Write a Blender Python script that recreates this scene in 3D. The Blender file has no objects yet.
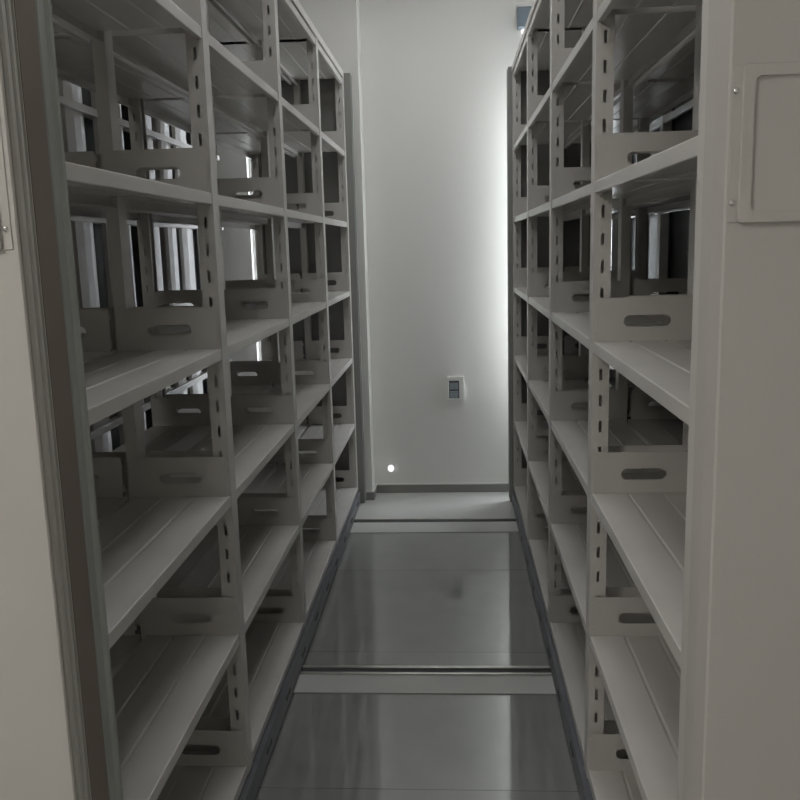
import bpy, bmesh, math, random
from mathutils import Vector, Matrix
random.seed(4)
S = bpy.context.scene
C = S.collection
PI = math.pi

# ------------------------------------------------------------------ materials
def mat(name, col, rough=.5, metal=0., coat=0., bump=0., bscale=60., var=0., vscale=3., emit=None, estr=0., spec=.5):
    m = bpy.data.materials.new(name); m.use_nodes = True
    nt = m.node_tree; b = nt.nodes['Principled BSDF']
    b.inputs['Base Color'].default_value = (*col, 1)
    b.inputs['Roughness'].default_value = rough
    b.inputs['Metallic'].default_value = metal
    b.inputs['Coat Weight'].default_value = coat
    b.inputs['Specular IOR Level'].default_value = spec
    tc = nt.nodes.new('ShaderNodeTexCoord')
    if var:
        n = nt.nodes.new('ShaderNodeTexNoise'); n.inputs['Scale'].default_value = vscale; n.inputs['Detail'].default_value = 5
        nt.links.new(tc.outputs['Object'], n.inputs['Vector'])
        r = nt.nodes.new('ShaderNodeValToRGB')
        r.color_ramp.elements[0].position = .3; r.color_ramp.elements[1].position = .7
        r.color_ramp.elements[0].color = (*[c*(1-var) for c in col], 1)
        r.color_ramp.elements[1].color = (*[min(1, c*(1+var)) for c in col], 1)
        nt.links.new(n.outputs['Fac'], r.inputs['Fac']); nt.links.new(r.outputs['Color'], b.inputs['Base Color'])
    if bump:
        n = nt.nodes.new('ShaderNodeTexNoise'); n.inputs['Scale'].default_value = bscale; n.inputs['Detail'].default_value = 3
        nt.links.new(tc.outputs['Object'], n.inputs['Vector'])
        bp = nt.nodes.new('ShaderNodeBump'); bp.inputs['Strength'].default_value = bump; bp.inputs['Distance'].default_value = .002
        nt.links.new(n.outputs['Fac'], bp.inputs['Height']); nt.links.new(bp.outputs['Normal'], b.inputs['Normal'])
    if emit:
        b.inputs['Emission Color'].default_value = (*emit, 1); b.inputs['Emission Strength'].default_value = estr
    return m

M = {}
M['paint'] = mat('shelf_paint', (.56, .545, .52), .28, bump=.12, bscale=260, var=.04, vscale=6)
M['post'] = mat('post_paint', (.58, .565, .54), .34, bump=.1, bscale=260, var=.03)
M['panel'] = mat('panel_paint', (.52, .505, .48), .42, bump=.15, bscale=320, var=.02)
M['panelD'] = mat('far_panel_darkened', (.24, .24, .23), .45, bump=.1, bscale=300, var=.03)  # panel grey darkened to cut window light bounced onto the end wall
M['darkpanel'] = mat('dark_gap_shade', (.045, .05, .056), .35, bump=.1, bscale=200, var=.08)  # near-black colour stands in for shade between the outer units' parts
M['chassis'] = mat('chassis_paint', (.12, .128, .145), .38, bump=.15, bscale=200, var=.1, vscale=9)
M['seal'] = mat('grey_green_seal', (.36, .385, .365), .35, var=.05)
M['brown'] = mat('taupe_trim', (.23, .20, .175), .85, spec=.15, var=.06)
M['wall'] = mat('wall_paint', (.82, .815, .79), .9, bump=.2, bscale=90, var=.012, vscale=1.3)
M['ceil'] = mat('ceiling_paint', (.76, .76, .75), .95, bump=.15, bscale=70, var=.01)
M['skirt'] = mat('skirting_tile', (.26, .26, .245), .4, var=.05, vscale=8)
M['cap'] = mat('skirting_cap', (.7, .69, .67), .5)
M['steel'] = mat('rail_steel', (.52, .52, .50), .28, metal=.9, bump=.3, bscale=90, var=.12, vscale=14)
M['groove'] = mat('rail_groove', (.05, .05, .05), .6, var=.2, vscale=20)
M['screw'] = mat('screw_steel', (.75, .75, .74), .22, metal=1., var=.05)
M['white'] = mat('white_plastic', (.80, .80, .78), .35, var=.02)
M['blueg'] = mat('blue_grey_box', (.20, .245, .29), .45, var=.05)
M['bluel'] = mat('switch_key_plastic', (.30, .35, .38), .3, var=.1, vscale=40)
M['darkp'] = mat('switch_shadow_gap', (.09, .10, .11), .5, var=.05)
M['lamp'] = mat('lamp_diffuser', (.9, .9, .9), .5, emit=(1, .95, .89), estr=26., var=.01)
M['lampB'] = mat('lamp_diffuser_dim', (.9, .9, .9), .5, emit=(1, .95, .88), estr=7., var=.01)
M['lampC'] = mat('lamp_diffuser_aisle', (.9, .9, .9), .5, emit=(.98, .98, .98), estr=3.7, var=.01)
M['pane'] = mat('daylit_frosted_pane', (.8, .85, .9), .3, emit=(.92, .96, 1.), estr=12.5, var=.01)
M['paneFill'] = mat('added_fill_pane', (.8, .85, .9), .3, emit=(.90, .94, 1.), estr=5.5, var=.01)  # glow of the added window, fill for the gap behind the left unit
M['darkg'] = mat('unlit_window_glass', (.015, .017, .022), .12, var=.1)
M['frame'] = mat('window_frame_paint', (.18, .18, .19), .45, var=.04)
M['slat'] = mat('blind_slat', (.62, .60, .62), .7, var=.04, vscale=5)
M['bulb'] = mat('indicator_lamp', (1, 1, 1), .3, emit=(1, 1, 1), estr=1.1, var=.01)

def floor_mat():
    m = bpy.data.materials.new('floor_tile'); m.use_nodes = True
    nt = m.node_tree; b = nt.nodes['Principled BSDF']; L = nt.links.new
    tc = nt.nodes.new('ShaderNodeTexCoord')
    mp = nt.nodes.new('ShaderNodeMapping'); mp.inputs['Location'].default_value = (.75, -.526, 0)
    L(tc.outputs['Object'], mp.inputs['Vector'])
    br = nt.nodes.new('ShaderNodeTexBrick'); br.offset = 0; br.squash = 1
    br.inputs['Scale'].default_value = 1
    br.inputs['Brick Width'].default_value = 1.65; br.inputs['Row Height'].default_value = .827
    br.inputs['Mortar Size'].default_value = .0022; br.inputs['Mortar Smooth'].default_value = .3
    br.inputs['Color1'].default_value = (.26, .268, .262, 1); br.inputs['Color2'].default_value = (.266, .273, .267, 1)
    br.inputs['Mortar'].default_value = (.14, .14, .135, 1)
    L(mp.outputs['Vector'], br.inputs['Vector'])
    n = nt.nodes.new('ShaderNodeTexNoise'); n.inputs['Scale'].default_value = 7; n.inputs['Detail'].default_value = 6
    L(tc.outputs['Object'], n.inputs['Vector'])
    mx = nt.nodes.new('ShaderNodeMix'); mx.data_type = 'RGBA'; mx.blend_type = 'OVERLAY'; mx.inputs['Factor'].default_value = .12
    L(br.outputs['Color'], mx.inputs[6]); L(n.outputs['Fac'], mx.inputs[7]); L(mx.outputs[2], b.inputs['Base Color'])
    b.inputs['Roughness'].default_value = .10
    b.inputs['Specular IOR Level'].default_value = .5; b.inputs['IOR'].default_value = 2.5
    rr = nt.nodes.new('ShaderNodeMapRange'); rr.inputs['To Min'].default_value = .02; rr.inputs['To Max'].default_value = .10
    L(n.outputs['Fac'], rr.inputs['Value']); L(rr.outputs['Result'], b.inputs['Roughness'])
    bp = nt.nodes.new('ShaderNodeBump'); bp.inputs['Strength'].default_value = .5; bp.inputs['Distance'].default_value = .001
    bp.invert = True
    L(br.outputs['Fac'], bp.inputs['Height']); L(bp.outputs['Normal'], b.inputs['Normal'])
    return m
M['floor'] = floor_mat()
M['apron'] = mat('platform_sheet', (.50, .505, .49), .38, bump=.1, bscale=40, var=.05, vscale=4)

# ------------------------------------------------------------------ helpers
def box(bm, x0, x1, y0, y1, z0, z1):
    v = [bm.verts.new((x, y, z)) for x in (x0, x1) for y in (y0, y1) for z in (z0, z1)]
    for f in ((0, 1, 3, 2), (4, 6, 7, 5), (0, 4, 5, 1), (2, 3, 7, 6), (0, 2, 6, 4), (1, 5, 7, 3)):
        bm.faces.new([v[i] for i in f])

def prism(bm, pts, a0, a1, axis):
    """closed polygon extruded along an axis. axis 'y': pts are (x,z); 'z': pts are (x,y); 'x': pts are (y,z)"""
    def P(p, a):
        return {'y': (p[0], a, p[1]), 'z': (p[0], p[1], a), 'x': (a, p[0], p[1])}[axis]
    A = [bm.verts.new(P(p, a0)) for p in pts]; B = [bm.verts.new(P(p, a1)) for p in pts]
    n = len(pts)
    for i in range(n):
        bm.faces.new((A[i], A[(i+1) % n], B[(i+1) % n], B[i]))
    bm.faces.new(A[::-1]); bm.faces.new(B)

def sheet(pts, t):
    """thin folded sheet profile: offset an open polyline to a closed one"""
    off = []
    for i, p in enumerate(pts):
        a = Vector(pts[max(i-1, 0)]); b = Vector(pts[min(i+1, len(pts)-1)])
        d = (b-a).normalized(); off.append((p[0]+d.y*t, p[1]-d.x*t))
    return list(pts) + off[::-1]

def cyl(bm, c, r, h, axis='y', seg=16, r2=None):
    q = {'z': Matrix.Identity(4), 'y': Matrix.Rotation(PI/2, 4, 'X'), 'x': Matrix.Rotation(PI/2, 4, 'Y')}[axis]
    bmesh.ops.create_cone(bm, cap_ends=True, segments=seg, radius1=r, radius2=r if r2 is None else r2, depth=h,
                          matrix=Matrix.Translation(c) @ q)

def holed_plate(bm, outer, inner, y0, t):
    """plate in the XZ plane with one hole, thickness t along y"""
    es = []
    for lp in (outer, inner):
        vs = [bm.verts.new((x, y0, z)) for x, z in lp]
        es += [bm.edges.new((vs[i], vs[(i+1) % len(vs)])) for i in range(len(vs))]
    g = bmesh.ops.triangle_fill(bm, use_beauty=True, use_dissolve=False, edges=es)
    fs = [f for f in g['geom'] if isinstance(f, bmesh.types.BMFace)]
    e = bmesh.ops.extrude_face_region(bm, geom=fs)
    for v in e['geom']:
        if isinstance(v, bmesh.types.BMVert): v.co.y += t

def rounded(x0, x1, z0, z1, r, n=5, corners=(1, 1, 1, 1)):
    out = []
    for k, (cx, cz, a) in enumerate(((x1-r, z1-r, 0), (x0+r, z1-r, 90), (x0+r, z0+r, 180), (x1-r, z0+r, 270))):
        if corners[k]:
            for i in range(n+1):
                t = math.radians(a + 90*i/n); out.append((cx+r*math.cos(t), cz+r*math.sin(t)))
        else:
            out.append((x1 if k in (0, 3) else x0, z1 if k < 2 else z0))
    return out

def mesh(name, bm, m):
    bmesh.ops.recalc_face_normals(bm, faces=bm.faces)
    me = bpy.data.meshes.new(name); bm.to_mesh(me); bm.free(); me.materials.append(m); return me

def link(name, me, parent=None, loc=(0, 0, 0), rot=(0, 0, 0), scale=(1, 1, 1), bevel=0.):
    o = bpy.data.objects.new(name, me); C.objects.link(o); o.location = loc; o.rotation_euler = rot; o.scale = scale
    if parent: o.parent = parent
    if bevel:
        b = o.modifiers.new('bevel', 'BEVEL'); b.width = bevel; b.segments = 2; b.limit_method = 'ANGLE'; b.angle_limit = .6
    return o

def tag(o, label, cat, group=None):
    o['label'] = label; o['category'] = cat
    if group: o['group'] = group
    return o

def struct(name, boxes, m, parent=None, bevel=0.):
    bm = bmesh.new()
    for b in boxes: box(bm, *b)
    o = link(name, mesh(name, bm, m), parent, bevel=bevel)
    if not parent: o['kind'] = 'structure'
    return o

def part(name, boxes, m, parent, bevel=0., loc=(0, 0, 0)):
    bm = bmesh.new()
    for b in boxes: box(bm, *b)
    return link(name, mesh(name, bm, m), parent, loc=loc, bevel=bevel)

def empty(name, loc=(0, 0, 0)):
    o = bpy.data.objects.new(name, None); C.objects.link(o); o.location = loc; o.empty_display_size = .1
    return o

# ------------------------------------------------------------------ the room
WY = 5.12          # end wall
XL, XR, YB, H = -2.75, 1.75, -3.4, 3.0
struct('floor', [(XL-.1, XR+.1, YB-.1, WY+.3, -.1, 0)], M['floor'])
struct('ceiling', [(XL-.1, XR+.1, YB-.1, WY+.3, H, H+.1)], M['ceil'])
# end wall with openings for the added fill window and the right window
WX0, WX1, WZ0, WZ1 = -1.18, -1.04, .30, 2.60   # narrow hidden window added to light the gap behind the left unit
RX0, RX1, RZ0, RZ1 = .40, 1.60, .62, 2.36   # daylight window behind the right rows
struct('wall_end', [(XL-.1, WX0, WY, WY+.2, 0, H), (WX1, RX0, WY, WY+.2, 0, H), (RX1, XR+.1, WY, WY+.2, 0, H),
                    (RX0, RX1, WY, WY+.2, 0, RZ0), (RX0, RX1, WY, WY+.2, RZ1, H),
                    (WX0, WX1, WY, WY+.2, 0, WZ0), (WX0, WX1, WY, WY+.2, WZ1, H)], M['wall'])
struct('wall_right', [(XR, XR+.15, YB, WY, 0, H)], M['wall'])
struct('wall_left', [(XL-.15, XL, YB, WY, 0, H)], M['wall'])
struct('wall_back', [(XL-.1, XR+.1, YB-.15, YB, 0, H)], M['wall'])
# windows
w = struct('added_fill_window', [(WX0+.02, WX1-.02, WY+.08, WY+.10, WZ0+.02, WZ1-.02)], M['paneFill'])  # added light source, tucked behind the left unit's end panel
part('window_frame', [(WX0, WX1, WY+.05, WY+.11, WZ0, WZ0+.02), (WX0, WX1, WY+.05, WY+.11, WZ1-.02, WZ1),
                      (WX0, WX0+.02, WY+.05, WY+.11, WZ0+.02, WZ1-.02), (WX1-.02, WX1, WY+.05, WY+.11, WZ0+.02, WZ1-.02)], M['white'], w)
w = struct('window_2', [(RX0+.04, RX1-.04, WY+.08, WY+.10, RZ0+.04, RZ1-.04)], M['pane'])
part('window_frame', [(RX0, RX1, WY+.05, WY+.11, RZ0, RZ0+.04), (RX0, RX1, WY+.05, WY+.11, RZ1-.04, RZ1),
                      (RX0, RX0+.04, WY+.05, WY+.11, RZ0+.04, RZ1-.04), (RX1-.04, RX1, WY+.05, WY+.11, RZ0+.04, RZ1-.04)], M['white'], w)
# pilaster in the aisle's left end corner
PX, PY = -.497, 4.965
struct('trim_1', [(-.95, PX, PY, WY, 0, H)], M['wall'])
# skirting
bb = struct('baseboard_end', [(PX, XR, WY-.012, WY, 0, .052)], M['skirt'])
part('skirting_cap', [(PX, XR, WY-.014, WY, .052, .059)], M['cap'], bb)
bb = struct('baseboard_pilaster', [(-.95, PX+.012, PY-.012, PY, 0, .052), (PX, PX+.012, PY, WY-.014, 0, .052)], M['skirt'])
part('skirting_cap', [(-.95, PX+.014, PY-.014, PY, .052, .059), (PX, PX+.014, PY, WY-.014, .052, .059)], M['cap'], bb)
struct('baseboard_left', [(XL, XL+.012, YB, WY, 0, .06)], M['skirt'])
struct('baseboard_right', [(XR-.012, XR, YB, WY, 0, .06)], M['skirt'])

# ceiling lamps over the open floor in front of the shelving
def ceiling_lamp(x, y, label, lx=.6, ly=.6, m='lamp'):
    t = tag(empty('ceiling_lamp', (x, y, H)), label, 'ceiling lamp', 'ceiling lamps')
    part('lamp_frame', [(-lx/2-.02, lx/2+.02, -ly/2-.02, -ly/2, -.05, 0), (-lx/2-.02, lx/2+.02, ly/2, ly/2+.02, -.05, 0),
                        (-lx/2-.02, -lx/2, -ly/2, ly/2, -.05, 0), (lx/2, lx/2+.02, -ly/2, ly/2, -.05, 0)], M['white'], t)
    part('diffuser', [(-lx/2, lx/2, -ly/2, ly/2, -.04, -.03)], M[m], t)
ceiling_lamp(-1.5, -.2, 'square white ceiling lamp near the left wall in front of the shelving')
ceiling_lamp(-.4, -2.4, 'dimmer square white ceiling lamp near the back wall', m='lampB')
ceiling_lamp(-.1, 1.7, 'square ceiling lamp over the aisle, at the front end of the shelving', m='lampC')
ceiling_lamp(-.1, 2.9, 'square ceiling lamp over the middle of the shelving aisle', m='lampC')
ceiling_lamp(-.1, 4.1, 'square ceiling lamp over the aisle, nearest the end wall', m='lampC')

# ------------------------------------------------------------------ floor rails
def floor_rail(y0, y1, groove_far, label):
    t = tag(empty('floor_rail', (0, y0, 0)), label, 'floor rail', 'floor rails')
    x0, x1 = -2.3, 1.6; d = y1-y0
    part('rail_plate', [(x0, x1, .0, d, .0005, .004)], M['apron'], t, bevel=.001)
    gs = [(x0, x1, d-.016, d-.001, .004, .0105), (x0, x1, d-.062, d-.050, .004, .0105)]
    part('rail_bar', [gs[0]], M['steel'], t, bevel=.002)
    part('rail_bar', [gs[1]], M['steel'], t, bevel=.002)
    part('rail_channel', [(x0, x1, d-.050, d-.016, .004, .0055)], M['groove'], t)
    return t
floor_rail(2.70, 2.885, True, 'steel twin bar floor rail crossing the front of the aisle')
t = tag(empty('floor_rail', (0, 4.365, 0)), 'floor rail with pale cover strip crossing the aisle near the end wall', 'floor rail', 'floor rails')
part('rail_plate', [(-2.3, 1.6, 0, .19, .0005, .004)], M['apron'], t, bevel=.001)
part('rail_channel', [(-2.3, 1.6, .168, .205, .004, .0052)], M['groove'], t)
part('rail_bar', [(-2.3, 1.6, .205, .215, .0005, .0095)], M['steel'], t, bevel=.002)
# floor sheet beyond the far rail up to the skirting
t = tag(part('floor_sheet', [(-2.3, 1.6, 4.583, 5.105, .0005, .004)], M['apron'], None, bevel=.001),
        'pale matt grey floor strip between the far rail and the end wall', 'floor strip')

# ------------------------------------------------------------------ shelving
ZK = [.118+.3765*k for k in range(6)]
ZT = 2.377; HP = 2.415
YP = [1.210, 2.13, 3.035, 3.945, 4.86]
D = .248           # depth of one single-sided shelf
PW = .052          # post width along the aisle
# post: folded channel, web to the aisle, slotted flanges
def post_mesh(w=.041, slots=True):
    bm = bmesh.new(); z1 = HP-.03
    for s in (-1, 1):
        y0, y1 = (s*PW/2, s*(PW/2-.0018)); y0, y1 = min(y0, y1), max(y0, y1)
        box(bm, .0018, .017, y0, y1, .09, z1); box(bm, .0245, w, y0, y1, .09, z1)
        z = .09
        if not slots: box(bm, .017, .0245, y0, y1, .09, z1); z = z1
        zz = .135 if slots else z1
        while zz < z1:
            box(bm, .017, .0245, y0, y1, z, min(zz-.014, z1)); z = zz+.014; zz += .0645
        if z < z1: box(bm, .017, .0245, y0, y1, z, z1)
        box(bm, w-.0015, w, min(s*PW/2, s*(PW/2-.012)), max(s*PW/2, s*(PW/2-.012)), .09, z1)
    box(bm, 0, .0018, -PW/2, PW/2, .09, z1)
    return mesh('post', bm, M['post'])
ME_POST = post_mesh(); ME_MID = post_mesh(.031, False)
def shelf_mesh(L, name='shelf', lip=.028):
    pts = [(.014, -lip), (.0015, -lip), (0, -lip+.0015), (0, -.0025), (.0006, -.0008), (.0025, 0)]
    for c in (.088, .170):
        pts += [(c-.005, 0), (c-.002, -.0024), (c+.002, -.0024), (c+.005, 0)]
    pts += [(D-.0025, 0), (D-.0006, -.0008), (D, -.0025), (D, -lip+.0015), (D-.0015, -lip), (D-.014, -lip)]
    bm = bmesh.new(); prism(bm, sheet(pts, .0012), -L/2, L/2, 'y')
    return mesh(name, bm, M['paint'])
ME_SHELF = [shelf_mesh(YP[i+1]-YP[i]-PW-.001) for i in range(4)]
def plate_mesh():
    bm = bmesh.new()
    outer = rounded(.004, .236, 0, .104, .004, 3, (1, 1, 0, 0))
    inner = rounded(.068, .178, .034, .062, .0139, 7)
    holed_plate(bm, outer, inner, 0, .0012)
    # bent top and bottom flange, hanging hooks
    box(bm, .014, .226, .0012, .006, .0, .0012)
    for x in (-.0, .232):
        for z in (.015, .078):
            box(bm, x+.001, x+.009, -.0005, .0025, z, z+.012)
    return mesh('side_plate', bm, M['paint'])
ME_PLATE = plate_mesh()
def chassis_mesh():
    bm = bmesh.new()
    y0, y1 = YP[0]-.03, YP[4]+.0
    box(bm, -.013, .0, y0, y1, .018, .082); box(bm, -.013, .02, y0, y1, .078, .084); box(bm, -.013, -.002, y0, y1, .015, .02)
    box(bm, .5, .52, y0, y1, .018, .082)
    for y in (y0, 2.0, 2.95, 3.9, y1-.05): box(bm, .0, .5, y, y+.05, .02, .08)
    return mesh('chassis', bm, M['chassis'])
ME_CH = chassis_mesh()
def wheel_mesh():
    bm = bmesh.new(); cyl(bm, (0, 0, .0355), .025, .02, 'x', 20); cyl(bm, (0, 0, .0355), .009, .034, 'x', 12)
    return mesh('wheel', bm, M['steel'])
ME_WHEEL = wheel_mesh()
def slot_mesh():
    bm = bmesh.new()
    for i in range(2):
        prism(bm, rounded(-.016+.04*i, .016+.04*i, -.007, .007, .0068, 4), -.0145, -.0125, 'x')
    return mesh('bolt_slot', bm, M['groove'])
ME_BOLT = slot_mesh()

def unit(x, s, label, detail=True, near='plain', far=True, group=None, prot=.022):
    """double sided mobile shelving unit; x = face on the aisle side, s = +1 extends to +x, -1 mirrored"""
    u = tag(empty('mobile_shelving_unit', (x, 0, 0)), label, 'shelving unit', 'mobile shelving units')
    W = 2*D+.022
    ms = (s, 1, 1)
    link('chassis', ME_CH, u, scale=ms)
    for y in (1.5, 2.8, 4.5):
        for xx in (.06, .44): link('wheel', ME_WHEEL, u, loc=(s*xx, y, 0))
    for i in range(4 if detail else 0):
        yc = (YP[i]+YP[i+1])/2
        for dy in (-.3, 0, .3):
            link('bolt_slot', ME_BOLT, u, loc=(0, yc+dy, .05), scale=ms)
    # posts: front, centre (pair back to back), rear
    for y in YP:
        link('post', ME_POST, u, loc=(0, y, 0), scale=ms)
        link('post', ME_MID, u, loc=(s*(D-.014), y, 0), scale=ms)
        link('post', ME_POST, u, loc=(s*W, y, 0), scale=(-s, 1, 1))
    for half in (0, 1):
        ox, hs = (0, 1) if half == 0 else (W, -1)
        for i in range(4):
            yc = (YP[i]+YP[i+1])/2
            for z in ZK+[ZT]:
                o = link('shelf', ME_SHELF[i], u, loc=(s*(ox+hs*.002), yc, z), scale=(s*hs, 1, 1))
        for i in range(4):
            for z in ZK:
                link('side_plate', ME_PLATE, u, loc=(s*(ox+hs*.004), YP[i+1]-PW/2-.008, z+.0005), scale=(s*hs, 1, 1))
                link('side_plate', ME_PLATE, u, loc=(s*(ox+hs*.004), YP[i]+PW/2+.008, z+.0005), scale=(s*hs, -1, 1))
    # top fascia and lid
    bm = bmesh.new()
    a, b = sorted((-.002*s, s*(W+.002)))
    box(bm, a, b, YP[0]-.0, YP[4]+.025, HP-.006, HP)
    f0, f1 = sorted((-.002*s, s*.012)); box(bm, f0, f1, YP[0]-.03, YP[4]+.025, HP-.03, HP-.006)
    f0, f1 = sorted((s*(W+.002), s*(W-.012))); box(bm, f0, f1, YP[0]-.03, YP[4]+.025, HP-.03, HP-.006)
    link('top_panel', mesh('top_panel', bm, M['post']), u)
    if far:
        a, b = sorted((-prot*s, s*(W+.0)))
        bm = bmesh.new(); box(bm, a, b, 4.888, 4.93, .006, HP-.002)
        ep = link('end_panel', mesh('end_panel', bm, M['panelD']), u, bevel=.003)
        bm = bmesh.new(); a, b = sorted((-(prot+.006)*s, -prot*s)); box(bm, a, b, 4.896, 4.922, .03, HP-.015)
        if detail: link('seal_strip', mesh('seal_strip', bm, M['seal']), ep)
    return u, W

def near_panel_right(u, W):
    # box panel with soft faceted aisle edge; coordinates relative to the unit face
    pts = [(.006, 1.232), (.006, 1.207), (.0, 1.205), (-.001, 1.178), (-.003, 1.172), (-.003, 1.150), (-.001, 1.130), (.0005, 1.113),
           (.003, 1.110), (W-.012, 1.110), (W, 1.118), (W, 1.232)]
    bm = bmesh.new(); prism(bm, pts, .02, HP+.03, 'z')
    p = link('end_panel', mesh('end_panel', bm, M['panel']), u)
    return p
def label_holder(p, x0, x1, z0, z1, yf, flange, screws, name='label_holder'):
    """framed card holder standing on the panel's front face at y = yf"""
    bm = bmesh.new()
    outer = rounded(x0, x1, z0, z1, .003, 2); inner = rounded(x0+.014, x1-.014, z0+.013, z1-.014, .008, 5)
    holed_plate(bm, outer, inner, yf-.006, .006)
    box(bm, *flange, yf-.0015, yf, z0, z1)
    box(bm, x0+.003, x1-.003, yf-.0022, yf-.0005, z0+.003, z1-.003)
    h = link(name, mesh(name, bm, M['panel']), p, bevel=.0012)
    for x, z in screws:
        bm = bmesh.new(); bmesh.ops.create_uvsphere(bm, u_segments=14, v_segments=8, radius=.0042,
            matrix=Matrix.Translation((x, yf-.0015, z)) @ Matrix.Diagonal((1, .7, 1, 1)))
        link('screw', mesh('screw', bm, M['screw']), h)

# --- the four units
XA, XB = -.572, .333
R1, W = unit(XB, 1, 'grey double sided shelving unit forming the right side of the aisle')
p = near_panel_right(R1, W)
label_holder(p, .349-XB, .62-XB, 1.503, 1.688, 1.110, (.337-XB, .350-XB), [(.3415-XB, 1.658), (.3415-XB, 1.527)])
L1, W = unit(XA, -1, 'grey double sided shelving unit forming the left side of the aisle', prot=.036)
# left near panel: flat front, two ridges, recessed taupe band and pale seal edge
fy = 1.136
bm = bmesh.new()
prism(bm, [(-.003, fy), (-.001, fy+.002), (-.001, fy+.003), (-.011, fy+.004), (-.011, fy+.010), (-.003, fy+.012), (.0005, fy+.015), (.0005, fy+.024), (-.007, fy+.025),
           (-.007, fy+.031), (-.002, fy+.032), (.0005, fy+.034), (.0005, fy+.040), (-.02, fy+.041), (-.02, 1.236), (-W, 1.236), (-W, fy)], .02, HP+.03, 'z')
p = link('end_panel', mesh('end_panel', bm, M['panel']), L1)
bm = bmesh.new(); box(bm, -.02, .0012, fy+.050, 1.2452, .03, HP+.02)
link('recessed_band', mesh('recessed_band', bm, M['brown']), p)['label'] = 'dark taupe recessed vertical band'
bm = bmesh.new()
prism(bm, [(-.02, 1.2455), (-.004, 1.2455), (.001, 1.252), (.001, 1.272), (.006, 1.277), (.007, 1.284), (.003, 1.290), (-.02, 1.290)], .09, HP-.031, 'z')
o = link('seal_strip', mesh('seal_strip', bm, M['seal']), p); o['label'] = 'grey green seal strip along the panel edge'
label_holder(p, -.22, -.023, 1.495, 1.68, fy, (-.024, -.009), [(-.0165, 1.522), (-.0165, 1.655)])
R2, _ = unit(XB+W+.055, 1, 'shelving unit with dark sheets added for gap shade, closed up behind the right aisle unit', detail=False, prot=.035)
L2, _ = unit(-1.300, -1, 'dim unit with pale vertical panels seen through and behind the left aisle unit', detail=False, far=False)
pr = [(1.30+.235*i, 1.30+.235*i+.165) for i in range(7)] + [(2.94, 3.13), (3.21, 3.33), (3.42, 3.50), (3.63, 3.85), (3.92, 4.09), (4.13, 4.35), (4.43, 4.60), (4.67, 4.86)]
for a, b in pr:
    bm = bmesh.new(); w = b-a
    prism(bm, sheet([(.003, a), (.014, a+.012), (.016, a+w*.4), (.011, a+w*.75), (.003, b)], .0012), .10, HP-.035, 'z')
    link('back_panel', mesh('back_panel', bm, M['post']), L2)
bm = bmesh.new()
for z in ZK+[ZT]:
    prism(bm, rounded(.018, .030, z-.026, z, .003, 3), 1.25, 4.86, 'y')
link('cross_rail', mesh('cross_rail', bm, M['post']), L2)
# near-black sheets added as shade in both outer units' gaps, folded edges every bay
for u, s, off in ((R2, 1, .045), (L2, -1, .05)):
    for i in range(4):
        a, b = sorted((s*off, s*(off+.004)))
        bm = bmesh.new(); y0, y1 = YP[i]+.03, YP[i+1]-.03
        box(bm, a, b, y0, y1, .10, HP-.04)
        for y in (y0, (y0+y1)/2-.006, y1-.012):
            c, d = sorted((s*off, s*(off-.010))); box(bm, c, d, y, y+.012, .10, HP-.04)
        link('gap_shade_sheet', mesh('gap_shade_sheet', bm, M['darkpanel']), u)
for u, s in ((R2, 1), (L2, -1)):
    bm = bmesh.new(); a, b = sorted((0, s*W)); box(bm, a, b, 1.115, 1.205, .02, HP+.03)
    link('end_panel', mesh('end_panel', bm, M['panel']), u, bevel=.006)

# ------------------------------------------------------------------ small things on the end wall
t = tag(empty('wall_switch', (.0065, WY, .645)), 'small white framed switch with blue grey keys on the end wall', 'switch')
part('switch_frame', [(-.049, .049, -.026, 0, -.070, -.062), (-.049, .049, -.026, 0, .046, .070), (-.049, -.040, -.026, 0, -.062, .046), (.020, .049, -.026, 0, -.062, .046)], M['white'], t, bevel=.003)
part('back_plate', [(-.040, .020, -.012, 0, -.062, .046)], M['darkp'], t)
part('switch_key', [(-.037, .014, -.024, -.012, -.006, .034)], M['bluel'], t, bevel=.002)
part('switch_key', [(-.037, .014, -.024, -.012, -.060, -.016)], M['bluel'], t, bevel=.002)
t = tag(empty('night_light', (-.394, WY, .157)), 'small round glowing white light low on the end wall above the skirting', 'wall light')
bm = bmesh.new(); cyl(bm, (0, -.004, 0), .020, .008, 'y', 24); link('base', mesh('base', bm, M['white']), t, bevel=.001)
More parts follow.
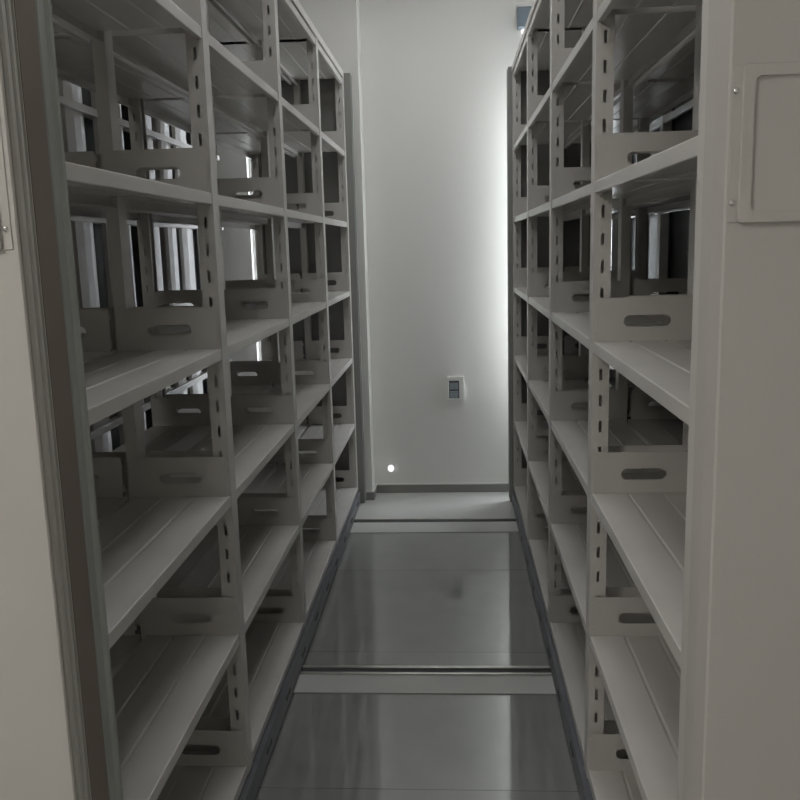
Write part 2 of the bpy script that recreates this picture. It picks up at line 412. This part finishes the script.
bm = bmesh.new(); bmesh.ops.create_uvsphere(bm, u_segments=20, v_segments=12, radius=.0185, matrix=Matrix.Translation((0, -.012, 0)) @ Matrix.Diagonal((1, .8, 1.1, 1)))
link('diffuser', mesh('diffuser', bm, M['bulb']), t)
t = tag(empty('junction_box', (.56, WY, 2.70)), 'blue grey box high on the end wall beside the right shelving top', 'wall box')
part('box_body', [(-.185, .185, -.08, 0, -.055, .048)], M['blueg'], t, bevel=.004)
part('box_lid', [(-.19, .19, -.085, 0, .048, .060)], M['white'], t, bevel=.002)
bm = bmesh.new(); bmesh.ops.create_uvsphere(bm, u_segments=16, v_segments=10, radius=.013, matrix=Matrix.Translation((-.150, -.02, -.066)))
link('indicator_lamp', mesh('indicator_lamp', bm, M['bulb']), t)['label'] = 'small bright lamp under the box'

# ------------------------------------------------------------------ camera
f_, yaw, pitch, roll, hh = 867.67, -.0640, -.1754, -.0268, 1.4858
F = Vector((math.sin(yaw)*math.cos(pitch), math.cos(yaw)*math.cos(pitch), math.sin(pitch)))
R = Vector((math.cos(yaw), -math.sin(yaw), 0)); U = R.cross(F)
R2v = math.cos(roll)*R + math.sin(roll)*U; U2 = -math.sin(roll)*R + math.cos(roll)*U
cam = bpy.data.cameras.new('camera'); co = bpy.data.objects.new('camera', cam); C.objects.link(co)
co.matrix_world = Matrix(((R2v.x, U2.x, -F.x, 0), (R2v.y, U2.y, -F.y, 0), (R2v.z, U2.z, -F.z, hh), (0, 0, 0, 1)))
cam.sensor_width = 36; cam.lens = 36*f_/800; cam.clip_start = .02; cam.clip_end = 50
S.camera = co
S.cycles.diffuse_bounces = 8; S.cycles.max_bounces = 12

wd = bpy.data.worlds.new('world'); S.world = wd; wd.use_nodes = True
wd.node_tree.nodes['Background'].inputs['Color'].default_value = (.6, .7, .8, 1)
wd.node_tree.nodes['Background'].inputs['Strength'].default_value = .3
S.view_settings.view_transform = 'Standard'; S.view_settings.look = 'None'
S.view_settings.exposure = 0.2; S.view_settings.gamma = 1
try: S.view_settings.use_curve_mapping = False
except Exception: pass
